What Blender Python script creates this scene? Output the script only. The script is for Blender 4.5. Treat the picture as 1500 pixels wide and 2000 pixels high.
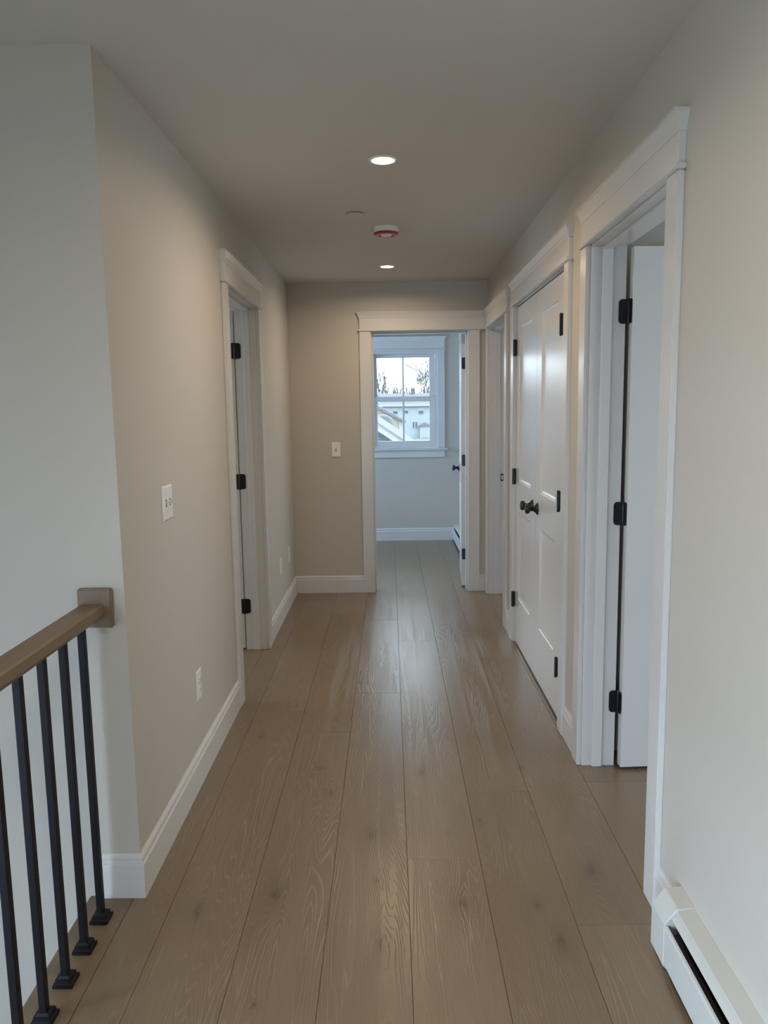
import bpy, bmesh, math, random
from mathutils import Matrix, Vector
random.seed(7)
for o in list(bpy.data.objects): bpy.data.objects.remove(o)
S = bpy.context.scene
C = S.collection
PI = math.pi

# ---------------------------------------------------------------- camera
cd = bpy.data.cameras.new('camera'); cam = bpy.data.objects.new('camera', cd); C.objects.link(cam)
FW = Vector((-0.008593, 0.991034, -0.133332)); RT = Vector((0.999864, 0.006634, -0.015129)); UP = Vector((0.014108, 0.133444, 0.990956))
M = Matrix(((RT.x, UP.x, -FW.x, 0), (RT.y, UP.y, -FW.y, 0), (RT.z, UP.z, -FW.z, 1.457), (0, 0, 0, 1)))
cam.matrix_world = M
cd.sensor_fit = 'VERTICAL'; cd.sensor_height = 36.0; cd.lens = 36.0 * 1490.99 / 2000.0
cd.clip_start = 0.05; cd.clip_end = 800
S.camera = cam

# ---------------------------------------------------------------- exposure
S.view_settings.view_transform = 'Standard'; S.view_settings.look = 'None'
S.view_settings.gamma = 1.0; S.view_settings.use_curve_mapping = False
S.view_settings.exposure = -0.08

# ---------------------------------------------------------------- world: overcast winter sky
SKY = 6.4
w = bpy.data.worlds.new('overcast_sky'); S.world = w; w.use_nodes = True
nt = w.node_tree; nt.nodes.clear()
wo = nt.nodes.new('ShaderNodeOutputWorld'); bg = nt.nodes.new('ShaderNodeBackground')
tc = nt.nodes.new('ShaderNodeTexCoord'); nz = nt.nodes.new('ShaderNodeTexNoise'); cr = nt.nodes.new('ShaderNodeValToRGB')
nz.inputs['Scale'].default_value = 2.5; nz.inputs['Detail'].default_value = 4
cr.color_ramp.elements[0].position = 0.35; cr.color_ramp.elements[0].color = (0.70, 0.86, 1.0, 1)
cr.color_ramp.elements[1].position = 0.7; cr.color_ramp.elements[1].color = (0.86, 0.96, 1.0, 1)
nt.links.new(tc.outputs['Generated'], nz.inputs['Vector']); nt.links.new(nz.outputs['Fac'], cr.inputs['Fac'])
nt.links.new(cr.outputs['Color'], bg.inputs['Color']); bg.inputs['Strength'].default_value = SKY
nt.links.new(bg.outputs['Background'], wo.inputs['Surface'])

# ---------------------------------------------------------------- daylight entering through the windows that are out of view
def area(name, loc, direction, sx, sy, power, col, spread=180):
    l = bpy.data.lights.new(name, 'AREA'); l.shape = 'RECTANGLE'; l.size = sx; l.size_y = sy; l.energy = power; l.color = col; l.spread = math.radians(spread)
    o = bpy.data.objects.new(name, l); C.objects.link(o); o.location = loc
    o.rotation_euler = Vector(direction).to_track_quat('-Z', 'Y').to_euler()
    return o
DAY = (0.60, 0.75, 1.0)
area('daylight_behind_hall', (-1.2, -1.95, 0.85), (0.22, 1, -0.55), 1.1, 1.2, 32, DAY, 95)
area('daylight_stair_side', (-2.42, 0.2, 0.50), (1, 0.30, -0.45), 1.8, 1.3, 40, DAY, 100)
area('daylight_right_room', (3.75, 1.8, 1.4), (-1, 0, 0), 1.4, 1.2, 9, DAY)
area('daylight_left_room', (-3.75, 4.4, 1.4), (1, 0, 0), 1.4, 1.2, 11, DAY)
area('daylight_far_room', (-2.30, 7.3, 1.55), (1, 0, -0.15), 1.4, 1.1, 54, (0.34, 0.60, 1.0))
area('daylight_far_right_room', (3.75, 6.2, 1.4), (-1, 0, 0), 1.2, 1.2, 8, DAY)

# ================================================================ helpers
def col(o): C.objects.link(o); return o
def link(name, bm, mat, parent=None, smooth=False):
    bmesh.ops.recalc_face_normals(bm, faces=bm.faces)
    me = bpy.data.meshes.new(name); bm.to_mesh(me); bm.free()
    if smooth:
        for p in me.polygons: p.use_smooth = True
    me.materials.append(mat)
    o = bpy.data.objects.new(name, me); col(o)
    if parent: o.parent = parent
    return o
def empty(name, loc=(0, 0, 0), rz=0, parent=None):
    o = bpy.data.objects.new(name, None); col(o); o.location = loc; o.rotation_euler = (0, 0, rz); o.empty_display_size = 0.1
    if parent: o.parent = parent
    return o
def tag(o, label=None, cat=None, group=None, kind=None):
    if label: o['label'] = label
    if cat: o['category'] = cat
    if group: o['group'] = group
    if kind: o['kind'] = kind
    return o
def struct(o, label=None):
    return tag(o, label, None, None, 'structure')
def box(bm, x0, x1, y0, y1, z0, z1, f=None):
    if x0 > x1: x0, x1 = x1, x0
    if y0 > y1: y0, y1 = y1, y0
    vs = [bm.verts.new((x, y, z) if f is None else f(x, y, z)) for x in (x0, x1) for y in (y0, y1) for z in (z0, z1)]
    for q in ((0, 1, 3, 2), (4, 6, 7, 5), (0, 4, 5, 1), (2, 3, 7, 6), (0, 2, 6, 4), (1, 5, 7, 3)):
        bm.faces.new([vs[i] for i in q])
    return vs
def bevel_all(bm, w, seg=1):
    bmesh.ops.bevel(bm, geom=list(bm.edges), offset=w, segments=seg, affect='EDGES', clamp_overlap=True)
def bbox(x0, x1, y0, y1, z0, z1, bw=0.0015, f=None, seg=1):
    b = bmesh.new(); box(b, x0, x1, y0, y1, z0, z1, f); bmesh.ops.recalc_face_normals(b, faces=b.faces)
    if bw: bevel_all(b, bw, seg)
    return b
def merge(dst, src):
    me = bpy.data.meshes.new('tmp'); src.to_mesh(me); src.free(); dst.from_mesh(me); bpy.data.meshes.remove(me)
def prism(bm, pts, ax, a, b, f=None):
    """pts 2D polygon in the two other axes (order xyz minus ax); extruded from a to b along ax"""
    def P(p, t):
        if ax == 'x': v = (t, p[0], p[1])
        elif ax == 'y': v = (p[0], t, p[1])
        else: v = (p[0], p[1], t)
        return v if f is None else f(*v)
    A = [bm.verts.new(P(p, a)) for p in pts]; B = [bm.verts.new(P(p, b)) for p in pts]
    n = len(pts)
    bm.faces.new(A); bm.faces.new(B[::-1])
    for i in range(n): bm.faces.new((A[i], B[i], B[(i + 1) % n], A[(i + 1) % n]))
def lathe(bm, prof, n=32, mat=Matrix.Identity(4)):
    """prof = (r, z) list, spun about local z"""
    rings = []
    for r, z in prof:
        if r < 1e-6: rings.append([bm.verts.new(mat @ Vector((0, 0, z)))])
        else: rings.append([bm.verts.new(mat @ Vector((r * math.cos(2 * PI * i / n), r * math.sin(2 * PI * i / n), z))) for i in range(n)])
    for a, b in zip(rings, rings[1:]):
        for i in range(n):
            j = (i + 1) % n
            if len(a) == 1 and len(b) == 1: continue
            if len(a) == 1: bm.faces.new((a[0], b[i], b[j]))
            elif len(b) == 1: bm.faces.new((a[i], b[0], a[j]))
            else: bm.faces.new((a[i], b[i], b[j], a[j]))
def sweep(bm, prof, path):
    """prof = (d, z) closed polygon, d measured to the LEFT of travel; path 2D points, mitred"""
    n = len(path); secs = []
    for i, p in enumerate(path):
        p = Vector(p)
        def nrm(a, b):
            t = (Vector(b) - Vector(a)).normalized(); return Vector((-t.y, t.x))
        if i == 0: m = nrm(path[0], path[1]); k = 1
        elif i == n - 1: m = nrm(path[-2], path[-1]); k = 1
        else:
            a = nrm(path[i - 1], path[i]); b = nrm(path[i], path[i + 1]); m = (a + b).normalized(); k = 1 / max(0.2, m.dot(a))
        secs.append([bm.verts.new((p.x + m.x * d * k, p.y + m.y * d * k, z)) for d, z in prof])
    L = len(prof)
    for a, b in zip(secs, secs[1:]):
        for i in range(L): bm.faces.new((a[i], b[i], b[(i + 1) % L], a[(i + 1) % L]))
    bm.faces.new(secs[0]); bm.faces.new(secs[-1][::-1])
def smooth_by_angle(o, ang=35):
    me = o.data
    for p in me.polygons: p.use_smooth = True
    b = bmesh.new(); b.from_mesh(me)
    for e in b.edges:
        if len(e.link_faces) == 2 and e.calc_face_angle(0) > math.radians(ang): e.smooth = False
    b.to_mesh(me); b.free(); return o

# ================================================================ materials
def principled(name, color, rough=0.5, metal=0.0, spec=0.5):
    m = bpy.data.materials.new(name); m.use_nodes = True
    b = m.node_tree.nodes['Principled BSDF']
    b.inputs['Base Color'].default_value = (*color, 1); b.inputs['Roughness'].default_value = rough
    b.inputs['Metallic'].default_value = metal; b.inputs['Specular IOR Level'].default_value = spec
    return m
def add_noise(m, scale=(1, 1, 1), detail=4, amount=0.06, bump=0.0, nscale=8.0, dist=0.002, rough_var=0.0):
    t = m.node_tree; N = t.nodes; L = t.links; b = N['Principled BSDF']
    g = N.new('ShaderNodeNewGeometry'); mp = N.new('ShaderNodeMapping'); mp.inputs['Scale'].default_value = scale
    n = N.new('ShaderNodeTexNoise'); n.inputs['Scale'].default_value = nscale; n.inputs['Detail'].default_value = detail
    L.new(g.outputs['Position'], mp.inputs['Vector']); L.new(mp.outputs['Vector'], n.inputs['Vector'])
    if amount:
        c = b.inputs['Base Color'].default_value[:]
        mx = N.new('ShaderNodeMix'); mx.data_type = 'RGBA'
        mx.inputs['A'].default_value = (*[v * (1 - amount) for v in c[:3]], 1); mx.inputs['B'].default_value = (*[min(1, v * (1 + amount)) for v in c[:3]], 1)
        L.new(n.outputs['Fac'], mx.inputs['Factor']); L.new(mx.outputs['Result'], b.inputs['Base Color'])
    if bump:
        bp = N.new('ShaderNodeBump'); bp.inputs['Strength'].default_value = bump; bp.inputs['Distance'].default_value = dist
        L.new(n.outputs['Fac'], bp.inputs['Height']); L.new(bp.outputs['Normal'], b.inputs['Normal'])
    return m
wall_m = add_noise(principled('greige_wall_paint', (0.575, 0.54, 0.48), 0.55, spec=0.3), nscale=260, amount=0.015, bump=0.15, dist=0.0006)
ceil_m = add_noise(principled('white_ceiling_paint', (0.64, 0.615, 0.57), 0.85, spec=0.2), nscale=180, amount=0.01, bump=0.1, dist=0.0006)
trim_m = add_noise(principled('white_trim_enamel', (0.69, 0.685, 0.67), 0.24), nscale=60, amount=0.01, bump=0.04, dist=0.0008)
door_m = add_noise(principled('white_door_enamel', (0.69, 0.685, 0.67), 0.21), scale=(60, 60, 1.5), nscale=2.2, amount=0.01, bump=0.12, dist=0.0004)
plate_m = principled('white_device_plastic', (0.82, 0.81, 0.77), 0.3)
heat_m = add_noise(principled('ivory_heater_enamel', (0.62, 0.64, 0.61), 0.38), nscale=90, amount=0.01)
dark_m = add_noise(principled('dark_heater_interior', (0.012, 0.016, 0.022), 0.6), nscale=90, amount=0.3)
black_m = add_noise(principled('black_hinge_metal', (0.006, 0.009, 0.015), 0.34, 0.0), nscale=40, amount=0.2)
iron_m = add_noise(principled('matte_black_iron', (0.006, 0.0065, 0.009), 0.5, 0.0, 0.3), nscale=60, amount=0.25, bump=0.1, dist=0.0005)
red_m = principled('red_dust_cap_plastic', (0.42, 0.03, 0.05), 0.3)
slot_m = principled('dark_slot', (0.05, 0.045, 0.04), 0.6)

def emissive(name, color, strength):
    m = bpy.data.materials.new(name); m.use_nodes = True; N = m.node_tree.nodes; N.clear()
    e = N.new('ShaderNodeEmission'); e.inputs['Color'].default_value = (*color, 1); e.inputs['Strength'].default_value = strength
    o = N.new('ShaderNodeOutputMaterial'); m.node_tree.links.new(e.outputs[0], o.inputs['Surface']); return m
lamp_m = emissive('warm_led_lens', (1.0, 0.80, 0.56), 9.0)

def glass_mat():
    m = bpy.data.materials.new('clear_window_glass'); m.use_nodes = True; t = m.node_tree; N = t.nodes; N.clear()
    tr = N.new('ShaderNodeBsdfTransparent'); tr.inputs['Color'].default_value = (0.96, 0.98, 0.98, 1)
    gl = N.new('ShaderNodeBsdfGlossy'); gl.inputs['Roughness'].default_value = 0.02
    fr = N.new('ShaderNodeFresnel'); fr.inputs['IOR'].default_value = 1.45
    mx = N.new('ShaderNodeMixShader'); o = N.new('ShaderNodeOutputMaterial')
    t.links.new(fr.outputs[0], mx.inputs[0]); t.links.new(tr.outputs[0], mx.inputs[1]); t.links.new(gl.outputs[0], mx.inputs[2])
    t.links.new(mx.outputs[0], o.inputs['Surface']); return m
glass_m = glass_mat()

KNOTS = [(-.363, 2.141, 1.0), (.197, 2.096, .9), (.453, 1.927, 1.1), (.417, 2.081, .5), (-.061, 2.207, .6), (-.042, 1.919, 1.2),
         (-.303, 2.967, .6), (-.247, 2.763, .6), (.11, 2.926, .8), (.178, 2.469, .3), (-.357, 1.705, .3), (.519, 2.956, .6),
         (-.584, 2.065, .9), (-.083, 2.468, 1.3), (.594, 3.31, .4), (-.60, 3.28, .6), (-.36, 4.2, .5), (.62, 2.25, 1.3), (.30, 2.55, .4)]
def oak(name, dark, light, cerus, rough, along='y', knots=(), board_attr=False, spec=0.5, bump=0.6):
    m = bpy.data.materials.new(name); m.use_nodes = True; t = m.node_tree; N = t.nodes; L = t.links; b = N['Principled BSDF']
    def math_(op, a, c=None, v=None):
        n = N.new('ShaderNodeMath'); n.operation = op
        for i, s in enumerate((a, c)):
            if s is None: continue
            if isinstance(s, (int, float)): n.inputs[i].default_value = s
            else: L.new(s, n.inputs[i])
        return n.outputs[0]
    g = N.new('ShaderNodeNewGeometry'); pos = g.outputs['Position']
    sep = N.new('ShaderNodeSeparateXYZ'); L.new(pos, sep.inputs[0])
    if along == 'z': cx, cy, cz = sep.outputs['X'], sep.outputs['Z'], sep.outputs['Y']
    elif along == 'x': cx, cy, cz = sep.outputs['Y'], sep.outputs['X'], sep.outputs['Z']
    else: cx, cy, cz = sep.outputs['X'], sep.outputs['Y'], sep.outputs['Z']
    if board_attr:
        at = N.new('ShaderNodeAttribute'); at.attribute_name = 'board'
        rs = N.new('ShaderNodeSeparateColor'); L.new(at.outputs['Color'], rs.inputs[0]); r1, r2, r3 = rs.outputs[0], rs.outputs[1], rs.outputs[2]
        off1 = math_('MULTIPLY', r1, 37.0); off2 = math_('MULTIPLY', r2, 23.0)
    else:
        r1 = r2 = r3 = None; off1 = 0.0; off2 = 0.0
    def comb(sx, sy, ox=0.0, oz=0.0):
        c = N.new('ShaderNodeCombineXYZ')
        L.new(math_('ADD', math_('MULTIPLY', cx, sx), off1 if ox else 0.0), c.inputs[0])
        L.new(math_('ADD', math_('MULTIPLY', cy, sy), off2 if ox else 0.0), c.inputs[1])
        L.new(math_('ADD', math_('MULTIPLY', cz, sx), off1 if oz else 0.0), c.inputs[2]); return c.outputs[0]
    # growth rings: contour lines of a stretched noise
    n1 = N.new('ShaderNodeTexNoise'); n1.inputs['Scale'].default_value = 1.0; n1.inputs['Detail'].default_value = 2.0; n1.inputs['Roughness'].default_value = 0.45
    L.new(comb(6.5, 0.42, 1, 1), n1.inputs['Vector'])
    # knots bend the rings and darken
    kdark = None; kring = None
    if knots:
        kn = N.new('ShaderNodeTexNoise'); kn.inputs['Scale'].default_value = 38.0; kn.inputs['Detail'].default_value = 3; L.new(pos, kn.inputs['Vector'])
        ksc = N.new('ShaderNodeSeparateColor'); L.new(kn.outputs['Color'], ksc.inputs[0])
        kx_ = math_('MULTIPLY', math_('SUBTRACT', ksc.outputs[0], 0.5), 0.035); ky_ = math_('MULTIPLY', math_('SUBTRACT', ksc.outputs[1], 0.5), 0.05)
        kcx = math_('ADD', cx, kx_); kcy = math_('ADD', cy, ky_)
    for kx, ky, ks in knots:
        dx = math_('MULTIPLY', math_('SUBTRACT', kcx, kx), 1.0 / (0.013 * ks)); dy = math_('MULTIPLY', math_('SUBTRACT', kcy, ky), 1.0 / (0.028 * ks))
        d2 = math_('ADD', math_('MULTIPLY', dx, dx), math_('MULTIPLY', dy, dy))
        core = math_('EXPONENT', math_('MULTIPLY', d2, -1.2)); halo = math_('EXPONENT', math_('MULTIPLY', d2, -0.09))
        kk = math_('ADD', math_('MULTIPLY', core, 0.50), math_('MULTIPLY', halo, 0.22))
        kdark = kk if kdark is None else math_('MAXIMUM', kdark, kk)
        kring = halo if kring is None else math_('ADD', kring, halo)
    h = math_('MULTIPLY', n1.outputs['Fac'], 58.0)
    if kring is not None: h = math_('ADD', h, math_('MULTIPLY', kring, 2.0))
    n1b = N.new('ShaderNodeTexNoise'); n1b.inputs['Scale'].default_value = 1.0; n1b.inputs['Detail'].default_value = 5
    L.new(comb(60, 9, 1, 1), n1b.inputs['Vector'])
    h = math_('ADD', h, math_('MULTIPLY', n1b.outputs['Fac'], 0.7))
    ring = math_('FRACT', h)
    tri = math_('SUBTRACT', 1.0, math_('ABSOLUTE', math_('SUBTRACT', math_('MULTIPLY', ring, 2.0), 1.0)))
    line = math_('POWER', tri, 5.0)
    # pores: very fine streaks
    n2 = N.new('ShaderNodeTexNoise'); n2.inputs['Scale'].default_value = 1.0; n2.inputs['Detail'].default_value = 3; n2.inputs['Roughness'].default_value = 0.6
    L.new(comb(330, 9, 1, 1), n2.inputs['Vector'])
    pores = math_('MULTIPLY', math_('SUBTRACT', n2.outputs['Fac'], 0.5), 1.0)
    # slow tone variation
    n3 = N.new('ShaderNodeTexNoise'); n3.inputs['Scale'].default_value = 1.0; n3.inputs['Detail'].default_value = 3
    L.new(comb(7, 1.3, 1, 1), n3.inputs['Vector'])
    mask = N.new('ShaderNodeTexNoise'); mask.inputs['Scale'].default_value = 1.0; mask.inputs['Detail'].default_value = 2
    L.new(comb(9, 1.1, 1, 1), mask.inputs['Vector'])
    mr = N.new('ShaderNodeMapRange'); mr.inputs['From Min'].default_value = 0.38; mr.inputs['From Max'].default_value = 0.62; L.new(mask.outputs['Fac'], mr.inputs['Value'])
    lmask = math_('MULTIPLY', line, math_('ADD', math_('MULTIPLY', mr.outputs['Result'], 0.8), 0.2))
    tone = N.new('ShaderNodeMix'); tone.data_type = 'RGBA'; tone.inputs['A'].default_value = (*dark, 1); tone.inputs['B'].default_value = (*light, 1)
    tf = math_('ADD', math_('MULTIPLY', math_('SUBTRACT', n3.outputs['Fac'], 0.5), 0.9), 0.5)
    if r3 is not None: tf = math_('ADD', tf, math_('MULTIPLY', math_('SUBTRACT', r3, 0.5), 0.55))
    cl = N.new('ShaderNodeClamp'); L.new(tf, cl.inputs[0]); L.new(cl.outputs[0], tone.inputs['Factor'])
    m2 = N.new('ShaderNodeMix'); m2.data_type = 'RGBA'; L.new(tone.outputs['Result'], m2.inputs['A']); m2.inputs['B'].default_value = (*cerus, 1)
    L.new(math_('ADD', math_('MULTIPLY', lmask, 0.46), math_('MULTIPLY', pores, 0.55)), m2.inputs['Factor'])
    res = m2.outputs['Result']
    if kdark is not None:
        m3 = N.new('ShaderNodeMix'); m3.data_type = 'RGBA'; L.new(res, m3.inputs['A']); m3.inputs['B'].default_value = (dark[0] * .35, dark[1] * .33, dark[2] * .33, 1)
        L.new(math_('MINIMUM', kdark, 0.85), m3.inputs['Factor']); res = m3.outputs['Result']
    L.new(res, b.inputs['Base Color'])
    b.inputs['Roughness'].default_value = rough; b.inputs['Specular IOR Level'].default_value = spec
    hh = math_('ADD', math_('MULTIPLY', lmask, -1.0), math_('MULTIPLY', n2.outputs['Fac'], 0.35))
    bp = N.new('ShaderNodeBump'); bp.inputs['Strength'].default_value = bump; bp.inputs['Distance'].default_value = 0.0008
    L.new(hh, bp.inputs['Height']); L.new(bp.outputs['Normal'], b.inputs['Normal'])
    return m
floor_m = oak('smoked_oak_planks', (0.172, 0.120, 0.070), (0.240, 0.174, 0.106), (0.40, 0.31, 0.205), 0.29, knots=KNOTS, board_attr=True, bump=0.5, spec=1.0)
rail_m = oak('stained_oak_rail', (0.165, 0.118, 0.072), (0.235, 0.175, 0.112), (0.33, 0.26, 0.18), 0.45, bump=0.3)
rose_m = oak('stained_oak_upright', (0.165, 0.118, 0.072), (0.235, 0.175, 0.112), (0.33, 0.26, 0.18), 0.45, along='z', bump=0.3)
sub_m = principled('dark_seam', (0.03, 0.022, 0.015), 0.9)

# ================================================================ dimensions
XL, XR, H, YC, YE = -0.7715, 0.765, 2.421, 2.146, 6.0115
TL, TR, TE = 0.1285, 0.133, 0.130       # wall thicknesses
XLo, XRo, YEo = XL - TL, XR + TR, YE + TE
YB, YW = -1.65, 8.43                    # wall behind the camera, far window wall
ZT = 2.053                              # top of the side casings
JT = 0.018

# ---------------------------------------------------------------- floor
def planks():
    bm = bmesh.new(); lay = bm.loops.layers.float_color.new('board')
    seam0, wd = 0.0385, 0.2365
    known = {0: [2.323, 4.679, 6.803], -1: [1.45, 3.797, 5.176, 7.2], -2: [1.3, 3.317, 5.35, 7.6], -3: [1.62, 3.698, 5.75], 1: [0.7, 2.753, 5.099, 7.3], 2: [1.992, 4.346, 6.5]}
    regions = [(-0.795, 4.0, YB, 8.7), (-3.8, -0.795, 2.2, 8.7)]
    g = 0.0005; bv = 0.0005
    for r in range(-17, 17):
        x0 = seam0 + r * wd; x1 = x0 + wd
        js = known.get(r)
        if js is None:
            js = []; y = YB + random.uniform(0.3, 1.8)
            while y < 8.7: js.append(y); y += random.uniform(1.3, 2.2)
        else:
            js = list(js); y = js[0] - 1.9
            while y > YB: js.insert(0, y); y -= 1.9
            y = js[-1] + 1.8
            while y < 8.7: js.append(y); y += 1.8
        ys = [YB - 0.01] + js + [8.71]
        for a, b_ in zip(ys, ys[1:]):
            rc = (random.random(), random.random(), random.random(), 1)
            for (rx0, rx1, ry0, ry1) in regions:
                X0, X1, Y0, Y1 = max(x0, rx0), min(x1, rx1), max(a, ry0), min(b_, ry1)
                if X1 - X0 < 0.004 or Y1 - Y0 < 0.004: continue
                X0 += g; X1 -= g; Y0 += g; Y1 -= g
                top = [bm.verts.new(v) for v in ((X0 + bv, Y0 + bv, 0), (X1 - bv, Y0 + bv, 0), (X1 - bv, Y1 - bv, 0), (X0 + bv, Y1 - bv, 0))]
                mid = [bm.verts.new(v) for v in ((X0, Y0, -.0005), (X1, Y0, -.0005), (X1, Y1, -.0005), (X0, Y1, -.0012))]
                low = [bm.verts.new(v) for v in ((X0, Y0, -.014), (X1, Y0, -.014), (X1, Y1, -.014), (X0, Y1, -.014))]
                fs = [bm.faces.new(top)]
                for i in range(4):
                    j = (i + 1) % 4
                    fs.append(bm.faces.new((mid[i], mid[j], top[j], top[i]))); fs.append(bm.faces.new((low[i], low[j], mid[j], mid[i])))
                for f in fs:
                    for l in f.loops: l[lay] = rc
    o = link('floor', bm, floor_m)
    struct(o, 'wide brown oak plank floor running the length of the hallway')
    b = bmesh.new(); box(b, -0.795, 4.0, YB, 8.7, -0.3, -0.0135); box(b, -3.8, -0.795, 2.2, 8.7, -0.3, -0.0135)
    link('subfloor', b, sub_m, o)
planks()
bm = bmesh.new(); box(bm, -2.3, -0.9, YB, 2.2, -2.95, -2.8)
struct(link('floor', bm, rail_m), 'lower floor at the foot of the stairwell')
# rounded oak nosing along the open stairwell
bm = bmesh.new()
pr = [(-0.7958, 0.0), (-0.925, 0.0)] + [(-0.925 - 0.011 * math.sin(a), -0.011 + 0.011 * math.cos(a)) for a in [PI * k / 8 for k in range(1, 9)]] + [(-0.90, -0.022), (-0.90, -0.03), (-0.7958, -0.03)]
prism(bm, pr, 'y', YB, YC - 0.0005)
struct(smooth_by_angle(link('trim_6', bm, rail_m)), 'rounded oak nosing board along the open edge of the stairwell')
bm = bmesh.new(); box(bm, -0.915, -0.80, YB, YC, -2.8, -0.03)
struct(link('wall_stair_side', bm, wall_m), 'stairwell side face below the hallway floor edge')

# ---------------------------------------------------------------- walls
def wall_run(name, label, s0, s1, d0, d1, axis, openings, z0=0.0, z1=H, mat=None):
    """axis 'y': wall runs along y, d = x range; axis 'x': runs along x, d = y range; openings (a,b,zb,zt)"""
    bm = bmesh.new()
    def bb(a, b, za, zb):
        if b - a < 1e-4 or zb - za < 1e-4: return
        if axis == 'y': box(bm, d0, d1, a, b, za, zb)
        else: box(bm, a, b, d0, d1, za, zb)
    cur = s0
    for (a, b, zb, zt) in sorted(openings):
        bb(cur, a, z0, z1); bb(a, b, z0, zb); bb(a, b, zt, z1); cur = b
    bb(cur, s1, z0, z1)
    bmesh.ops.remove_doubles(bm, verts=bm.verts, dist=1e-5)
    return struct(link(name, bm, mat or wall_m), label)
OT = ZT + 0.012
A0, A1 = 2.143, 2.962; B0, B1 = 3.341, 4.648; C0, C1 = 5.023, 5.895; D0, D1 = 3.726, 4.552; E0, E1 = -0.129, 0.612
wall_run('wall_right', 'greige right wall of the hallway with its three doorways', YB, YW, XR, XRo, 'y',
         [(A0 - JT, A1 + JT, 0, OT), (B0 - JT, B1 + JT, 0, OT), (C0 - JT, C1 + JT, 0, OT)])
wall_run('wall_left', 'greige left wall of the hallway with one doorway', YC, YE, XLo, XL, 'y', [(D0 - JT, D1 + JT, 0, OT)])
wall_run('wall_end', 'greige wall closing the hallway around the far doorway', -3.8, XR, YE, YEo, 'x', [(E0 - JT, E1 + JT, 0, OT)])
WX0, WX1, WZ0, WZ1 = -0.214, 0.528, 1.028, 2.072
WSH = 0.806   # offset of the second, mulled window
wall_run('wall_far', 'far room wall with the daylight window', -2.15, XR, YW, YW + 0.14, 'x', [(WX0 - WSH - 0.012, WX1 + 0.012, WZ0 - 0.02, WZ1 + 0.012)])
wall_run('wall_far_left', 'left wall of the far room', YEo, YW, -2.15, -2.05, 'y', [(6.6, 8.0, 0.95, 2.05)])
wall_run('wall_stair', 'pale wall facing the camera above the stairwell', -2.2, XLo, YC, YC + 0.125, 'x', [], z0=-2.8)
bm = bmesh.new(); box(bm, XLo, XL, YC, YC + 0.125, -2.8, -0.30)
struct(link('wall_stair_lower', bm, wall_m), 'wall below the floor at the end of the stairwell')
wall_run('wall_stair_left', 'left wall of the stairwell', YB, YC, -2.2, -2.1, 'y', [(-0.75, 1.15, -0.3, 1.2)], z0=-2.8)
wall_run('wall_back', 'wall behind the camera with a window', -2.2, XRo, YB - 0.13, YB, 'x', [(-1.75, -0.65, 0.15, 1.45)], z0=-2.8)
wall_run('wall_room_right', 'outer wall of the right hand rooms', -0.2, YW, 3.5, 3.6, 'y', [(1.1, 2.5, 0.8, 2.0), (5.6, 6.8, 0.8, 2.0)])
wall_run('wall_room_right_near', 'near wall of the right hand room', XRo, 3.5, -0.2, -0.1, 'x', [])
wall_run('wall_closet_near', 'partition between the right hand room and the closet', XRo, 3.5, 3.10, 3.20, 'x', [])
wall_run('wall_closet_back', 'back wall of the closet', 3.2, 4.82, 1.55, 1.65, 'y', [])
wall_run('wall_closet_far', 'partition between the closet and the last right hand room', XRo, 3.5, 4.82, 4.92, 'x', [])
wall_run('wall_room_left', 'outer wall of the left hand room', 2.27, YE, -3.6, -3.5, 'y', [(3.7, 5.1, 0.8, 2.0)])
wall_run('wall_room_left_near', 'near wall of the left hand room', -3.5, -2.2, YC, YC + 0.125, 'x', [])
wall_run('wall_room_far_right', 'far wall of the last right hand room', XRo, 3.5, YW, YW + 0.14, 'x', [])
bm = bmesh.new(); box(bm, -3.8, 4.0, YB - 0.13, YW + 0.14, H, H + 0.15)
struct(link('ceiling', bm, ceil_m), 'flat painted hallway ceiling')

# ---------------------------------------------------------------- baseboards
BP = [(0, 0), (0.014, 0), (0.014, 0.106), (0.0125, 0.1085), (0.0095, 0.1095), (0.0088, 0.121), (0.0105, 0.124), (0.0095, 0.129), (0.005, 0.1345), (0.003, 0.138), (0, 0.138)]
def base(name, path, label):
    bm = bmesh.new(); sweep(bm, BP, path); return struct(link(name, bm, trim_m), label)
base('baseboard_left', [(XL, 3.6335), (XL, YC), (-0.885, YC)], 'white baseboard wrapping the outside corner by the stairwell')
base('baseboard_end', [(-0.2225, YE), (XL, YE), (XL, 4.6455)], 'white baseboard in the far left corner of the hallway')
base('baseboard_right', [(XR, 3.0535), (XR, 3.2525)], 'short white baseboard between the open door and the closet')
base('baseboard_right', [(XR, 4.7425), (XR, 4.9295)], 'short white baseboard beyond the closet')
base('baseboard_right', [(XR, 1.9005), (XR, 2.0515)], 'short white baseboard between heater and near door casing')
base('baseboard_end', [(0.7445, YE), (0.7055, YE)], 'tiny white baseboard stub right of the far doorway')
base('baseboard_far', [(0.695, YW), (-2.05, YW), (-2.05, YEo), (E0 - .09, YEo)], 'white baseboard under the far window')
base('baseboard_room', [(-0.95, YE), (-3.5, YE)], 'white baseboard inside the left hand room')

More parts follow.
